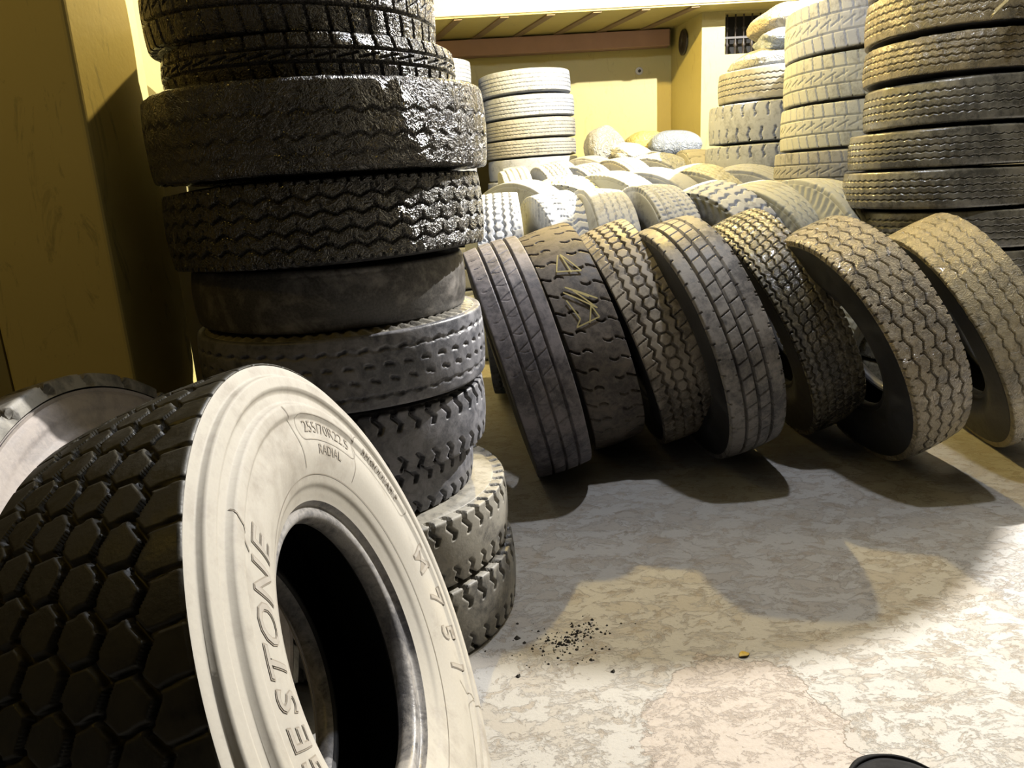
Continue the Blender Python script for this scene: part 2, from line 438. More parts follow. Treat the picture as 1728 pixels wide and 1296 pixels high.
def tyre_type(R, tw, W, rb, pattern, N, K, depth=.010, shoulder=.010, ribbed=0, rings=None, crown=.006, wrinkle=0., lugdrop=0.026, seed=1, ws=None):
    """R outer radius, tw tread width, W section width, rb rim radius"""
    hw = tw / 2; p = Pat(R, hw)
    ws = hw + .006 if ws is None else ws
    # tread profile: crown + rounded shoulder dropping on each side
    s = np.linspace(-1, 1, K)
    dr = lugdrop; k = dr / (dr + hw) * .9
    u = np.abs(s); x = np.empty(K); r = np.empty(K)
    inner = u <= 1 - k
    x[inner] = u[inner] / (1 - k) * hw; r[inner] = R - crown * (u[inner] / (1 - k)) ** 2
    q = (u[~inner] - (1 - k)) / k
    ang = np.minimum(q * 2.2, 1) * math.pi / 2 * .92
    rad = shoulder * .6
    x[~inner] = hw + rad * np.sin(ang) + np.clip(q - .45, 0, 1) * (ws - hw - rad * math.sin(math.pi / 2 * .92)) / .55
    r[~inner] = R - crown - rad * (1 - np.cos(ang)) - np.clip(q - .45, 0, 1) / .55 * (dr - rad)
    x *= np.sign(s)
    T = np.arange(N) / N
    Tt, X = np.meshgrid(T, x, indexing='ij')
    edge = (R - crown) - r            # metres down the shoulder
    bb = X + np.sign(X) * np.maximum(edge, 0)[None, :] * .4
    Dm = np.clip(pattern(p, Tt, bb), 0, 1)
    # normals of profile
    dx = np.gradient(x); drr = np.gradient(r); L = np.hypot(dx, drr)
    nx = -drr / L; nr = dx / L
    rng = np.random.RandomState(seed)
    wr = 0
    if wrinkle:
        for _ in range(10):
            f1 = rng.randint(8, 60); f2 = rng.uniform(-60, 60)
            wr = wr + np.sin(TAU * f1 * Tt + f2 * X + rng.uniform(0, 6)) * rng.uniform(.2, 1)
        wr = wr * wrinkle / 5
    lump = .0012 * np.sin(TAU * 3 * Tt + rng.uniform(0, 6)) + .0008 * np.sin(TAU * 7 * Tt)
    fade = np.ones(K); fade[0] = fade[-1] = 0
    D = -Dm * depth * fade[None, :] + (wr + lump) * fade[None, :]
    XX = X + D * nx[None, :]; RR = r[None, :] + D * nr[None, :]
    th = TAU * Tt
    tread = grid_mesh('tread', np.stack([RR * np.cos(th), RR * np.sin(th), XX], -1))
    # sidewall
    xs, rs = x[-1], r[-1]; wb = W * .36; H = rs - rb
    key = [(xs - .010, rs - .012), (xs, rs), (max(xs, W / 2) * .5 + xs * .5, rs - H * .14), (W / 2, rb + H * .58), (W / 2 * .985, rb + H * .40), (wb + (W / 2 - wb) * .45, rb + H * .20), (wb + .006, rb + .028)]
    S = catmull(key, 34 if N > 500 else (20 if N > 200 else 10))
    SN = (400 if (ribbed or rings) else 220) if N > 400 else (140 if N > 200 else 72)
    nd = np.gradient(S, axis=0); nl = np.hypot(nd[:, 0], nd[:, 1]); sn = np.stack([-nd[:, 1] / nl, nd[:, 0] / nl], 1)
    if rings:
        S = catmull(key, 130); nd = np.gradient(S, axis=0); nl = np.hypot(nd[:, 0], nd[:, 1]); sn = np.stack([-nd[:, 1] / nl, nd[:, 0] / nl], 1)
        off = np.zeros(len(S))
        for r0, h, w in rings:
            off += h * (1 / (1 + np.exp(-(S[:, 1] - r0) / w)))
        S = S + sn * off[:, None]
    t2 = np.arange(SN) / SN
    SX = np.repeat(S[None, :, 0], SN, 0); SR = np.repeat(S[None, :, 1], SN, 0)
    if ribbed:
        fr = (rs - S[:, 1]) / H
        msk = band(fr, .02, .30, .03)
        g = np.clip(.5 - 1.5 * np.sin(TAU * (ribbed * t2[:, None] + fr[None, :] * 1.2)), 0, 1) * msk[None, :]
        SX = SX - .0055 * g
    TH = TAU * t2[:, None] + 0 * SX
    Pl = np.stack([SR * np.cos(TH), SR * np.sin(TH), SX], -1)
    side_l = grid_mesh('sidewall', Pl)
    Pr = Pl.copy(); Pr[..., 2] *= -1
    side_r = grid_mesh('sidewall', Pr[::-1])
    xb, rbb = S[-1]
    B = catmull([(xb, rbb), (xb - .009, rbb - .003), (xb - .012, rbb - .007), (xb - .011, rb + .010), (xb - .017, rb + .002), (xb - .034, rb), (xb - .046, rb + .006)], 26)
    bl = revolve('bead', B, min(SN, 220))
    B2 = B.copy(); B2[:, 0] *= -1; br = revolve('bead', B2[::-1], min(SN, 220))
    # inner liner
    xe, re = B[-1]; t = .016
    I = [(xe, re), (xe + .0, re + .02), (W / 2 - t * .9, rb + H * .5), (xs - t, rs - .012), (hw * .8, R - .028), (0, R - .026)]
    Ih = catmull(I, 26); Ir = Ih[::-1].copy(); Ir[:, 0] *= -1
    liner = revolve('inner_liner', np.vstack([Ih, Ir[1:]]), min(SN, 120))
    return dict(R=R, W=W, parts=[('tread', tread), ('sidewall', side_l), ('sidewall', side_r), ('bead', bl), ('bead', br), ('inner_liner', liner)])

def axis_rot(ax, spin=0.):
    z = Vector(ax).normalized(); q = Vector((0, 0, 1)).rotation_difference(z)
    return (q.to_matrix() @ Matrix.Rotation(spin, 3, 'Z')).to_4x4()

def lean_axis(yaw, tilt):
    return Vector((-math.cos(yaw) * math.cos(tilt), -math.sin(yaw) * math.cos(tilt), math.sin(tilt)))

VARIANT = {}
def place(ty, c, ax, spin, mats, label, group=None, name='truck_tire', s=(1., 1.), rest=None, simple=False):
    """mats = (tread, sidewall, bead, liner)"""
    ax = Vector(ax).normalized(); c = Vector(c)
    R = ty['R'] * s[0]; hw = ty['W'] / 2 * s[1]
    hor = math.sqrt(max(0, 1 - ax.z ** 2))
    low = c.z - R * hor - hw * abs(ax.z)
    root = bpy.data.objects.new(name, None); COL.objects.link(root)
    root.empty_display_size = .1
    root.location = (c.x, c.y, low)
    tag(root, label, 'tire', group)
    Mx = Matrix.Translation(c - Vector(root.location)) @ axis_rot(ax, spin) @ Matrix.Diagonal((s[0], s[0], s[1], 1))
    mm = dict(tread=mats[0], sidewall=mats[1], bead=mats[2], inner_liner=mats[3])
    out = {}
    for pn, me in ty['parts']:
        if simple and pn in ('bead',) and False: continue
        key = (me.name, mm[pn])
        if key not in VARIANT:
            v = me if not me.materials else me.copy()
            v.materials.clear(); v.materials.append(M[mm[pn]]); VARIANT[key] = v
        o = bpy.data.objects.new(pn, VARIANT[key]); COL.objects.link(o); o.parent = root; o.matrix_local = Mx
        out.setdefault(pn, []).append(o)
    root['r'] = R
    return root, Mx, out

# ---------------------------------------------------------------- the setting
box('floor', -3.2, 5.2, -2.5, 9.4, -.12, 0, M['floor'])['kind'] = 'structure'
LWX = -1.33
def st(o): o['kind'] = 'structure'; return o
st(box('wall_back', -3., 2.20, 9.0, 9.2, 0, 4.7, M['yellow']))
st(box('wall_left', LWX - .2, LWX, 1.92, 9.0, 0, 4.7, M['yellow']))
st(box('wall_front_left', -3.1, LWX, 1.93, 2.2, 0, 4.7, M['yellow_lifted']))
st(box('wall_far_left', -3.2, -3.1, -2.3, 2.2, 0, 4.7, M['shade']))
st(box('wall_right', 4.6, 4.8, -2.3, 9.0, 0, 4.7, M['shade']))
# side return and the nearer stretch of back wall with the grille opening
WY = 8.15; WX = 2.115
wx0, wx1, wz0, wz1 = 2.35, 3.1, 2.41, 2.80
v = []
ob = []
for (a, b_, c_, d_) in ((WX, wx0, 0, 4.7), (wx1, 4.6, 0, 4.7), (wx0, wx1, 0, wz0), (wx0, wx1, wz1, 4.7)):
    base = len(v)
    v += [(x, y, z) for x in (a, b_) for y in (WY, WY + .22) for z in (c_, d_)]
    ob += [tuple(base + i for i in f) for f in ((0, 1, 3, 2), (4, 6, 7, 5), (0, 4, 5, 1), (2, 3, 7, 6), (0, 2, 6, 4), (1, 5, 7, 3))]
o = st(link('wall_back_right', poly_mesh('wall_back_right', v, ob), M['yellow']))
rv = [(x, y, z) for z in (0, 4.7) for x, y in ((WX, WY), (WX + .3, WY + .21), (WX + .3, 9.05), (1.985, 9.05))]
st(link('wall_return', poly_mesh('wall_return', rv, [(0, 1, 2, 3), (7, 6, 5, 4), (0, 4, 5, 1), (1, 5, 6, 2), (2, 6, 7, 3), (3, 7, 4, 0)]), M['yellow']))
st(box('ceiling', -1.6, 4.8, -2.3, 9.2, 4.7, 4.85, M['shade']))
# left pillar
st(box('wall_pillar', LWX, -1.0, 1.92, 2.30, 0, 4.7, M['yellow_lifted'], bevel=.012))
# overhead concrete slab band with battens underneath
st(box('trim_1', LWX, 4.6, 7.8, 9.0, 2.83, 3.35, M['cream'], bevel=.01))
sof = st(box('trim_2', LWX, 4.5, 7.815, 8.99, 2.815, 2.829, M['soffit']))
for i, bx_ in enumerate((-.40, .05, .50, .95, 1.42, 1.9)):
    vv = [(bx_ + .03, 7.83, 2.80), (bx_ + .11, 7.83, 2.80), (bx_ - .25, 8.98, 2.80), (bx_ - .33, 8.98, 2.80)]
    vv += [(a, b_, 2.817) for a, b_, _ in vv]
    bo = link('ceiling_batten', poly_mesh('ceiling_batten', vv, [(0, 1, 2, 3), (7, 6, 5, 4), (0, 4, 5, 1), (1, 5, 6, 2), (2, 6, 7, 3), (3, 7, 4, 0)]), M['batten'])
    tag(bo, '%s thin brown batten from the left under the yellow slab' % ('first', 'second', 'third', 'fourth', 'fifth', 'sixth')[i], 'batten', 'brown battens under the slab')
bm_ = box('wall_beam', LWX, 1.94, 8.82, 8.99, 2.63, 2.80, M['brown'], bevel=.008)
tag(bm_, 'long reddish brown beam running along the top of the back yellow wall', 'beam')

# window opening with iron grille
st(box('window_1', wx0 - .02, wx1 + .02, WY + .225, WY + .25, wz0 - .02, wz1 + .02, M['darkhole']))
gm = []
gr_root = bpy.data.objects.new('window_grille', None); COL.objects.link(gr_root); gr_root.location = (wx0, WY + .1, wz0)
tag(gr_root, 'dark iron grille with knobbed vertical bars in the high window opening', 'grille')
def bar_mesh(h):
    prof = []
    for z, r in ((0, .009), (.08, .009), (.1, .022), (.13, .009), (h * .62, .008), (h * .66, .024), (h * .72, .008), (h, .009)):
        prof.append((z, r))
    return revolve('bar', np.array(prof), 12)
for i in range(9):
    bb = link('bar', bar_mesh(wz1 - wz0), M['iron'], gr_root); bb.location = (.05 + i * .085, 0, 0)
rl = box('rail', 0, wx1 - wx0, -.01, .01, .16, .18, M['iron'], gr_root)

# dark disc for a round hole's shade on the return wall, white socket on the back wall
def disc_obj(name, c, ax, r, d, mat, parent=None):
    prof = np.array([(0, .0005), (d, .0005), (d, r * .85), (d * .7, r), (0, r)])
    o = link(name, revolve(name, prof, 40), mat, parent)
    o.matrix_local = Matrix.Translation(c) @ axis_rot(ax); return o
ho = disc_obj('wall_hole', (2.040, 8.62, 2.62), (-.99, -.11, 0), .13, .015, M['iron'])  # flat dark disc, the hole's darkness put into its colour
tag(ho, 'dark round hole on the yellow side wall at the end of the brown beam', 'hole')
so = bpy.data.objects.new('wall_socket', None); COL.objects.link(so); so.location = (1.63, 8.999, 2.405)
tag(so, 'small round white electrical fitting on the back yellow wall', 'socket')
disc_obj('base_plate', (0, 0, 0), (0, -1, 0), .042, .012, M['plastic'], so)
disc_obj('knob', (0, -.012, 0), (0, -1, 0), .016, .02, M['iron'], so)

# ---------------------------------------------------------------- tyre types
LN = 1100
rowdefs = {}
def TT(R, tw, W, pat, N=1000, K=110, **k): return tyre_type(R, tw, W, R * k.pop('rim', .52), pat, N, K, **k)

# row of leaning tyres: (centre, yaw, tilt, shoulder radius)
ROW = [
 ('A', (.065, 3.142, .519), .101, -.258, .508, pat_ribs, dict(depth=.016), ('row_a', 'black', 'black', 'inner'),
  'dark worn tire with three straight grooves, leftmost of the leaning front row'),
 ('B', (.318, 3.440, .532), .108, -.285, .525, pat_slugs, dict(depth=.018), ('row_b', 'black', 'black', 'inner'),
  'smooth worn tire with yellow chalk scrawl, second in the leaning front row'),
 ('C', (.620, 3.466, .533), .078, -.348, .527, pat_hexzig, dict(depth=.022), ('row_c', 'black', 'black', 'inner'),
  'tire with honeycomb blocks between zigzag grooves, third in the leaning front row'),
 ('D', (.840, 3.232, .540), .127, -.289, .530, pat_slits, dict(depth=.021), ('row_d', 'black', 'black', 'inner'),
  'grey tire with bold straight grooves and cross slits, middle of the leaning row'),
 ('E', (1.271, 3.487, .542), .049, -.413, .540, pat_fine, dict(depth=.015), ('row_e', 'black', 'black', 'inner'),
  'glossy black tire with fine zigzag grooves, third from right in the leaning row'),
 ('F', (1.490, 3.113, .526), .109, -.406, .526, pat_zig4b, dict(depth=.015, wrinkle=.002), ('wrap_f', 'black', 'black', 'inner'),
  'wrapped brown tire with deep zigzag grooves, second from right in the leaning row'),
 ('G', (2.023, 3.222, .516), -.110, -.459, .521, pat_zig4, dict(depth=.009, wrinkle=.003), ('wrap_g', 'black', 'black', 'inner'),
  'plastic wrapped tan tire at the right end of the leaning front row'),
]
rows = {}
for i, (k, c, yaw, tilt, Rs, pat, kw, mats, lab) in enumerate(ROW):
    W = .235 if k in 'BE' else .245
    ty = TT(Rs + .008, .222, W, pat, N=1060, K=104, seed=i, crown=.007, **kw)
    nm = 'wrapped_tire' if k in 'FG' else 'truck_tire'
    rows[k] = place(ty, c, lean_axis(yaw, tilt), .37 * i, mats, lab, 'tires leaning in the front row', nm)

# ---------------------------------------------------------------- near tyre with pale sidewall
NC = Vector((-.370, 1.045, .506)); NAX = lean_axis(-.002, -.350)
rings = [(.458, -.010, .0008), (.432, .008, .0008), (.408, -.009, .0008), (.384, .006, .0008), (.272, .004, .002)]
tyN = tyre_type(.491, .272, .292, .222, pat_hex, 1000, 130, depth=.011, shoulder=.006, rings=rings, crown=.008, lugdrop=.004, ws=.139)
near, nM, nparts = place(tyN, NC, NAX, .2, ('hex', 'side_pale', 'bead_grey', 'inner'),
    'big pale tire with raised lettering and honeycomb tread in the left foreground', None)
for o in nparts['tread']: o['label'] = 'dark honeycomb tread'
for o in nparts['sidewall'][1:]: o['label'] = 'pale lettered sidewall'

# sidewall surface lookup for lettering: right face is -Z local
def sidewall_lookup(mesh):
    n = len(mesh.vertices); co = np.empty(n * 3, np.float32); mesh.vertices.foreach_get('co', co); co = co.reshape(-1, 3)
    m = len(co) // 400
    prof = co.reshape(400, m, 3)[0]; r = np.hypot(prof[:, 0], prof[:, 1]); x = prof[:, 2]
    o = np.argsort(r); return r[o], x[o]
LR, LX = sidewall_lookup(tyN['parts'][2][1])
def side_pt(r, a, h):
    """clock angle a (0 = top, clockwise seen from the right side) -> local coordinates"""
    x = np.interp(r, LR, LX)
    return r, a, x - h
# local frame of angle: find local direction of world 'up' and 'clockwise'
nR = axis_rot(NAX, .2).to_3x3()
up = Vector((0, 0, 1)); up = (up - NAX * up.dot(NAX)).normalized()
fw = Vector((0, 1, 0)); fw = (fw - NAX * fw.dot(NAX)).normalized()
ul = nR.inverted() @ up; fl = nR.inverted() @ fw
def text_mesh(s, size, bold=.0, shear=0., ext=.0):
    cu = bpy.data.curves.new('t', 'FONT'); cu.body = s; cu.size = size; cu.shear = shear; cu.offset = bold
    cu.extrude = 0; cu.align_x = 'CENTER'; cu.align_y = 'CENTER'; cu.resolution_u = 3
    to = bpy.data.objects.new('t', cu); COL.objects.link(to)
    bpy.context.view_layer.update()
    me = bpy.data.meshes.new_from_object(to.evaluated_get(bpy.context.evaluated_depsgraph_get()))
    bpy.data.objects.remove(to); return me
def wrap_on_side(me, r0, a0, hgt, sx=1., sy=1.):
    """bend a flat mesh round the sidewall; x runs clockwise, y outward"""
    for vtx in me.vertices:
        x, y = vtx.co.x * sx, vtx.co.y * sy
        r = r0 + y; a = a0 + x / r0
        rr, aa, z = side_pt(r, a, hgt)
        d = ul * math.cos(aa) + fl * math.sin(aa)
        vtx.co = Vector((d.x * rr, d.y * rr, z))
    me.update(); return me
def subdivide(me, n=1):
    import bmesh
    bm = bmesh.new(); bm.from_mesh(me)
    bmesh.ops.triangulate(bm, faces=bm.faces)
    for _ in range(n): 
        es = [e for e in bm.edges if e.calc_length() > .012]
        if es: bmesh.ops.subdivide_edges(bm, edges=es, cuts=2, use_grid_fill=False)
        bmesh.ops.triangulate(bm, faces=bm.faces)
    bm.to_mesh(me); bm.free(); return me
def lettering(s, size, r0, adeg, mat='letter', h=.0022, sx=1., shear=0., bold=0., solid=True, sy=1.):
    me = subdivide(text_mesh(s, size, bold, shear), 2)
    wrap_on_side(me, r0, math.radians(adeg), h, sx, sy)
    o = link('lettering', me, M[mat], nparts['sidewall'][1])
    if solid:
        md = o.modifiers.new('s', 'SOLIDIFY'); md.thickness = .0035; md.offset = 1 if False else 0
    o['label'] = 'raised sidewall lettering'
    return o
# each word is a darker outline with the paler letter face over it
def outlined(s, size, r0, adeg, sx, shear, sy=1.):
    lettering(s, size, r0, adeg, 'ink', .0009, sx, shear, .0022, False, sy)
    lettering(s, size, r0, adeg, 'letter', .0016, sx, shear, 0., False, sy)
BRK = [('B', -110), ('R', -102), ('I', -96), ('D', -90), ('G', -82), ('E', -74.5), ('S', -67), ('T', -60), ('O', -52), ('N', -43), ('E', -34.5)]
for ch, a in BRK: outlined(ch, .074, .340, a, .86, .3, .85)
for ch, a in (('M', 99), ('7', 112.5), ('5', 124.5), ('1', 135.5)): outlined(ch, .072, .352, a, 1.0, .0, 1.12)
lettering('255/70R22.5', .030, .366, 33, 'ink', .0012, 1.2, 0, .0, False)
lettering('RADIAL', .024, .328, 33, 'ink', .0012, 1.1, 0, .0, False)
lettering('REGROOVABLE', .020, .385, 67, 'ink', .0012, 1.1, 0, .0, False)
def moulded_line(pts, w, name='mould_line'):
    """thin raised line through (r, deg) points"""
    P = []
    for (r1, a1), (r2, a2) in zip(pts[:-1], pts[1:]):
        for k in range(10):
            f = k / 10; P.append((r1 + (r2 - r1) * f, a1 + (a2 - a1) * f))
    P.append(pts[-1]); V = []; F = []
    for i, (r, a) in enumerate(P):
        q0 = P[max(0, i - 1)]; q1 = P[min(len(P) - 1, i + 1)]
        dr = q1[0] - q0[0]; da = math.radians(q1[1] - q0[1]) * r; L = math.hypot(dr, da) or 1
        for sgn in (-1, 1):
            rr = r + sgn * w / 2 * (-da / L) * -1; aa = math.radians(a) + sgn * w / 2 * (-dr / L) / r
            rr, aa, z = side_pt(rr, aa, .0010)
            d = ul * math.cos(aa) + fl * math.sin(aa); V.append((d.x * rr, d.y * rr, z))
        if i: F.append((2 * i - 2, 2 * i - 1, 2 * i + 1, 2 * i))
    return link(name, poly_mesh(name, V, F), M['ink'], nparts['sidewall'][1])
def capsule(r0, a0, a1, hr):
    pts = [(r0 + hr, a0), (r0 + hr, (a0 + a1) / 2), (r0 + hr, a1)]
    e = math.degrees(hr / r0)
    for k in range(1, 8): t = math.pi * k / 8; pts.append((r0 + hr * math.cos(t), a1 + e * math.sin(t)))
    pts += [(r0 - hr, a1), (r0 - hr, (a0 + a1) / 2), (r0 - hr, a0)]
    for k in range(1, 8): t = math.pi * k / 8; pts.append((r0 - hr * math.cos(t), a0 - e * math.sin(t)))
    pts.append(pts[0]); return pts
moulded_line(capsule(.366, 18, 48, .022), .0012)
moulded_line(capsule(.385, 53, 81, .020), .0012)
moulded_line(capsule(.400, 148, 172, .022), .0012)
moulded_line([(.405, 9.5), (.395, 10.5), (.36, 12), (.32, 14), (.30, 15)], .0018, 'crack')
moulded_line([(.300, 50), (.33, 51), (.37, 50), (.40, 49)], .0012)
moulded_line([(.41, -31), (.39, -33), (.37, -37)], .0022, 'crack')
moulded_line([(.288, a) for a in range(-60, 200, 10)], .0012)
moulded_line([(.352, 140), (.38, 143), (.42, 145), (.45, 145)], .0018)

# second pale tyre behind it
tyN2 = tyre_type(.480, .20, .22, .24, pat_biglat, 600, 50, depth=.012, shoulder=.009, rings=[(.43, -.004, .002), (.40, .003, .002), (.37, -.004, .002)], lugdrop=.03)
place(tyN2, (-.80, 1.325, .462), lean_axis(-.071, -.324), .1, ('slate2', 'side_mauve', 'black', 'inner'),
      'mauve grey tire with notched shoulder at the far left behind the big pale tire')

# ---------------------------------------------------------------- left tall stack (bottom to top)
LG = 'tires in the tall dark stack on the left'
def up_ax(tx=0., ty=0.): return Vector((tx, ty, 1)).normalized()
# (x, y, z0, z1, R, pattern, kw, mats, tilt, name, label)
LS = [
 (-.455, 2.095, .000, .215, .437, pat_lug, dict(depth=.016, lugdrop=.035), ('slate2', 'slate2', 'black', 'inner'), (0, 0), 'truck_tire',
  'dusty lug tire on the floor at the very bottom of the tall left stack'),
 (-.462, 2.100, .215, .415, .430, pat_lug, dict(depth=.018, lugdrop=.035), ('slate2', 'slate2', 'black', 'inner'), (.0, 0.), 'truck_tire',
  'wide lug tire with pale upper sidewall, second from bottom of the tall left stack'),
 (-.500, 2.100, .415, .550, .372, pat_lug, dict(depth=.014, lugdrop=.020), ('slate', 'slate', 'black', 'inner'), (0, 0), 'truck_tire',
  'narrow slate lug tire set back on the wide one, low in the left stack'),
 (-.475, 2.100, .550, .725, .395, pat_lug, dict(depth=.015, lugdrop=.030), ('slate', 'slate', 'black', 'inner'), (0.01, 0), 'truck_tire',
  'slate grey tire with cut lug shoulders, fourth from the bottom of the left stack'),
 (-.465, 2.090, .725, .930, .395, pat_dots, dict(depth=.008, ribbed=64), ('slate', 'slate2', 'black', 'inner'), (-.02, 0), 'truck_tire',
  'slate tire with dotted wavy lines directly below the bald tire in the left stack'),
 (-.490, 2.110, .930, 1.080, .372, pat_bald, dict(depth=.004, shoulder=.02), ('bald', 'bald', 'black', 'inner'), (0, 0), 'truck_tire',
  'smooth bald black tire with scuffed grey right side in the left stack'),
 (-.475, 2.100, 1.078, 1.283, .420, pat_zig4b, dict(depth=.009, ribbed=80, wrinkle=.0012), ('wrap_dark2', 'black', 'black', 'inner'), (-.035, .02), 'wrapped_tire',
  'plastic wrapped black tire with four zigzag grooves resting on the bald tire'),
 (-.470, 2.100, 1.290, 1.497, .437, pat_zig2, dict(depth=.004, wrinkle=.002, shoulder=.02), ('wrap_dark', 'wrap_dark', 'black', 'inner'), (-.012, .0), 'wrapped_tire',
  'widest crinkled plastic wrapped tire of the left stack, just above the zigzag one'),
 (-.475, 2.100, 1.497, 1.590, .372, pat_block, dict(depth=.008, wrinkle=.0008), ('wrap_dark', 'wrap_dark', 'black', 'inner'), (.0, 0), 'wrapped_tire',
  'narrow block tread wrapped tire, second from the top of the left stack'),
 (-.510, 2.100, 1.585, 1.780, .362, pat_block, dict(depth=.008, wrinkle=.0012), ('wrap_dark', 'wrap_dark', 'black', 'inner'), (.012, 0), 'wrapped_tire',
  'wrapped block tread tire of the left stack, cut off by the picture top'),
]
for i, (x, y, z0, z1, R, pat, kw, mats, tl, nm, lab) in enumerate(LS):
    W = z1 - z0; tw = W * (.88 if 'lug' in pat.__name__ else .84)
    k2 = dict(kw); k2.setdefault('lugdrop', .02)
    ty = TT(R, tw, W, pat, N=760, K=64, seed=20 + i, rim=.55, ws=tw / 2 + .005, **k2)
    place(ty, (x, y, (z0 + z1) / 2), up_ax(*tl), .7 * i, mats, lab, LG, nm)

# ---------------------------------------------------------------- shared types for the other stacks and the heap
SH = {
 'zig': TT(.48, .160, .195, pat_zigfine, N=820, K=64, depth=.009, wrinkle=.0006, lugdrop=.018, shoulder=.02),
 'zigc': TT(.48, .160, .195, pat_zigfine, N=820, K=64, depth=.009, wrinkle=.003, lugdrop=.022, seed=5),
 'block': TT(.54, .235, .262, pat_block, N=600, K=52, depth=.012, lugdrop=.020),
 'lugw': TT(.52, .25, .28, pat_lug_wide, N=460, K=54, depth=0.022, lugdrop=.03),
 'rib5': TT(.52, .22, .26, pat_rib5, N=460, K=54, depth=0.015),
 'line': TT(.52, .23, .26, pat_line, N=460, K=54, depth=0.018),
 'hex': TT(.52, .23, .26, pat_hexzig, N=460, K=54, depth=0.018),
 'dot': TT(.52, .23, .26, pat_zig4, N=460, K=54, depth=0.018, ribbed=70),
 'bold': TT(.52, .23, .26, pat_bold, N=460, K=54, depth=0.021, ribbed=50),
 'wave': TT(.52, .23, .26, pat_wavelat, N=460, K=54, depth=0.019, ribbed=50),
 'biglat': TT(.52, .23, .26, pat_biglat, N=300, K=40, depth=.016),
 'low': TT(.52, .23, .26, pat_bald, N=96, K=14, depth=.001),
 'bald': TT(.52, .23, .26, pat_bald, N=240, K=30, depth=.008),
}
def stack(tyk, xs, y, zs, R, mats, labels, group, names=None, tilts=None):
    for i in range(len(zs) - 1):
        z0, z1 = zs[i], zs[i + 1]
        ty = SH[tyk[i] if isinstance(tyk, (list, tuple)) else tyk]
        r = R[i] if isinstance(R, (list, tuple)) else R
        tl = tilts[i] if tilts else (random.uniform(-.01, .01), random.uniform(-.006, .006))
        mt = mats[i] if isinstance(mats[0], (list, tuple)) else mats
        place(ty, (xs[i], y, (z0 + z1) / 2), up_ax(*tl), random.uniform(0, 6), mt, labels[i], group,
              names[i] if names else 'truck_tire', (r / ty['R'], (z1 - z0 - .004) / ty['W']))

for k in range(3):  # unseen tires added to keep the white lamp off the pillar
    place(SH['low'], (-.51, 2.10, 1.885 + .2 * k), up_ax(), k, ('wrap_dark', 'wrap_dark', 'black', 'inner'), 'unseen tire added above the left stack to shade the pillar',
          'unseen tires added above the left stack as light blockers', 'truck_tire', (.69, .76))
# unseen stack added to cast shadow on the lower pillar and left wall
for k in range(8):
    place(SH['low'], (-.72, 2.965, .1125 + .225 * k), up_ax(), k, ('black', 'black', 'black', 'inner'), 'unseen tire of the added stack that shadows the yellow pillar',
          'unseen tires in the added light-blocking stack behind the left stack', 'truck_tire', (.86, .86))

for k in range(9):  # another unseen stack, added to block the white lamp from the left wall
    place(SH['low'], (-.80, 3.84, .11 + .219 * k), up_ax(), k, ('black', 'black', 'black', 'inner'), 'unseen tire of the second added stack that shades the left wall',
          'unseen tires in the second added light-blocking stack', 'truck_tire', (.79, .83))

# right wrapped stack
ORD = ['bottom', 'second from the bottom', 'third from the bottom', 'fourth from the bottom', 'fifth from the bottom', 'sixth from the bottom', 'seventh from the bottom']
zr = [0, .205, .41, .61, .815, 1.015, 1.215, 1.41, 1.63, 1.825, 2.055, 2.27, 2.48, 2.70, 2.9]
xr = [2.45, 2.44, 2.43, 2.43, 2.43, 2.355, 2.375, 2.447, 2.431, 2.426, 2.43, 2.42, 2.43, 2.42]
wr_l = ['grey wrapped tire on the floor at the bottom of the right stack',
 'grey wrapped tire one above the floor in the right stack, behind the leaning row',
 'pale wrapped tire low in the right stack beside the rightmost leaning tire',
 'pale wrapped tire edge right of the tan leaning tire at the right border',
 'wrapped tire of the right stack just above the tan leaning tire',
 'wrapped tire with a dark seam and bluish shine, fifth down in the right stack',
 'wrapped tire with two vertical tape seams jutting left in the right stack',
 'dusty olive wrapped tire, third down from the top edge in the right stack',
 'golden crinkled wrapped tire, second down from the top edge in the right stack',
 'golden wrapped tire with a torn hanging plastic flap, top of the right stack'] + ['wrapped tire of the right stack above the top edge of the picture'] * 4
stack(['low'] * 3 + ['zig'] * 5 + ['zigc'] * 2 + ['low'] * 4, xr, 4.1, zr, .48, [('wrap_r', 'black', 'black', 'inner')] * 7 + [('wrap_r', 'black', 'black', 'inner'), ('wrap_r2', 'black', 'black', 'inner'), ('wrap_r2', 'black', 'black', 'inner')] + [('wrap_r2', 'black', 'black', 'inner')] * 4,
      wr_l, 'wrapped tires in the right stack', ['wrapped_tire'] * 14,
      tilts=[(0, 0)] * 5 + [(.005, .0), (-.005, 0), (0, .01), (.02, .02), (.02, .03), (0, 0), (0, 0), (0, 0), (0, 0)])
# middle block-tread stack
zq = [0, .275, .55, .825, 1.10, 1.355, 1.63, 1.905, 2.215]
lq = ['dusty block tread tire on the floor under the middle right stack', 'dusty block tread tire second from the floor in the middle right stack',
 'dusty block tread tire third from the floor in the middle right stack', 'cream block tread tire at heap level in the middle right stack',
 'brownish block tread tire, fourth from the top of the middle right stack', 'block tread tire, third from the top of the middle right stack',
 'cream block tread tire, second from the top of the middle right stack', 'white dusty block tread tire on top of the middle right stack']
stack(['low'] * 3 + ['block'] * 5, [2.43, 2.42, 2.42, 2.42, 2.389, 2.42, 2.429, 2.425], 5.1, zq, .54, [('dusty_b', 'dusty_b', 'black', 'inner')] * 5 + [('dusty_y', 'dusty_b', 'black', 'inner'), ('dusty_y', 'dusty_b', 'black', 'inner'), ('dusty', 'dusty_b', 'black', 'inner')],
      lq, 'block tread tires in the middle right stack', tilts=[(0, 0)] * 5 + [(.0, .01), (.0, .02), (-.01, .04)])
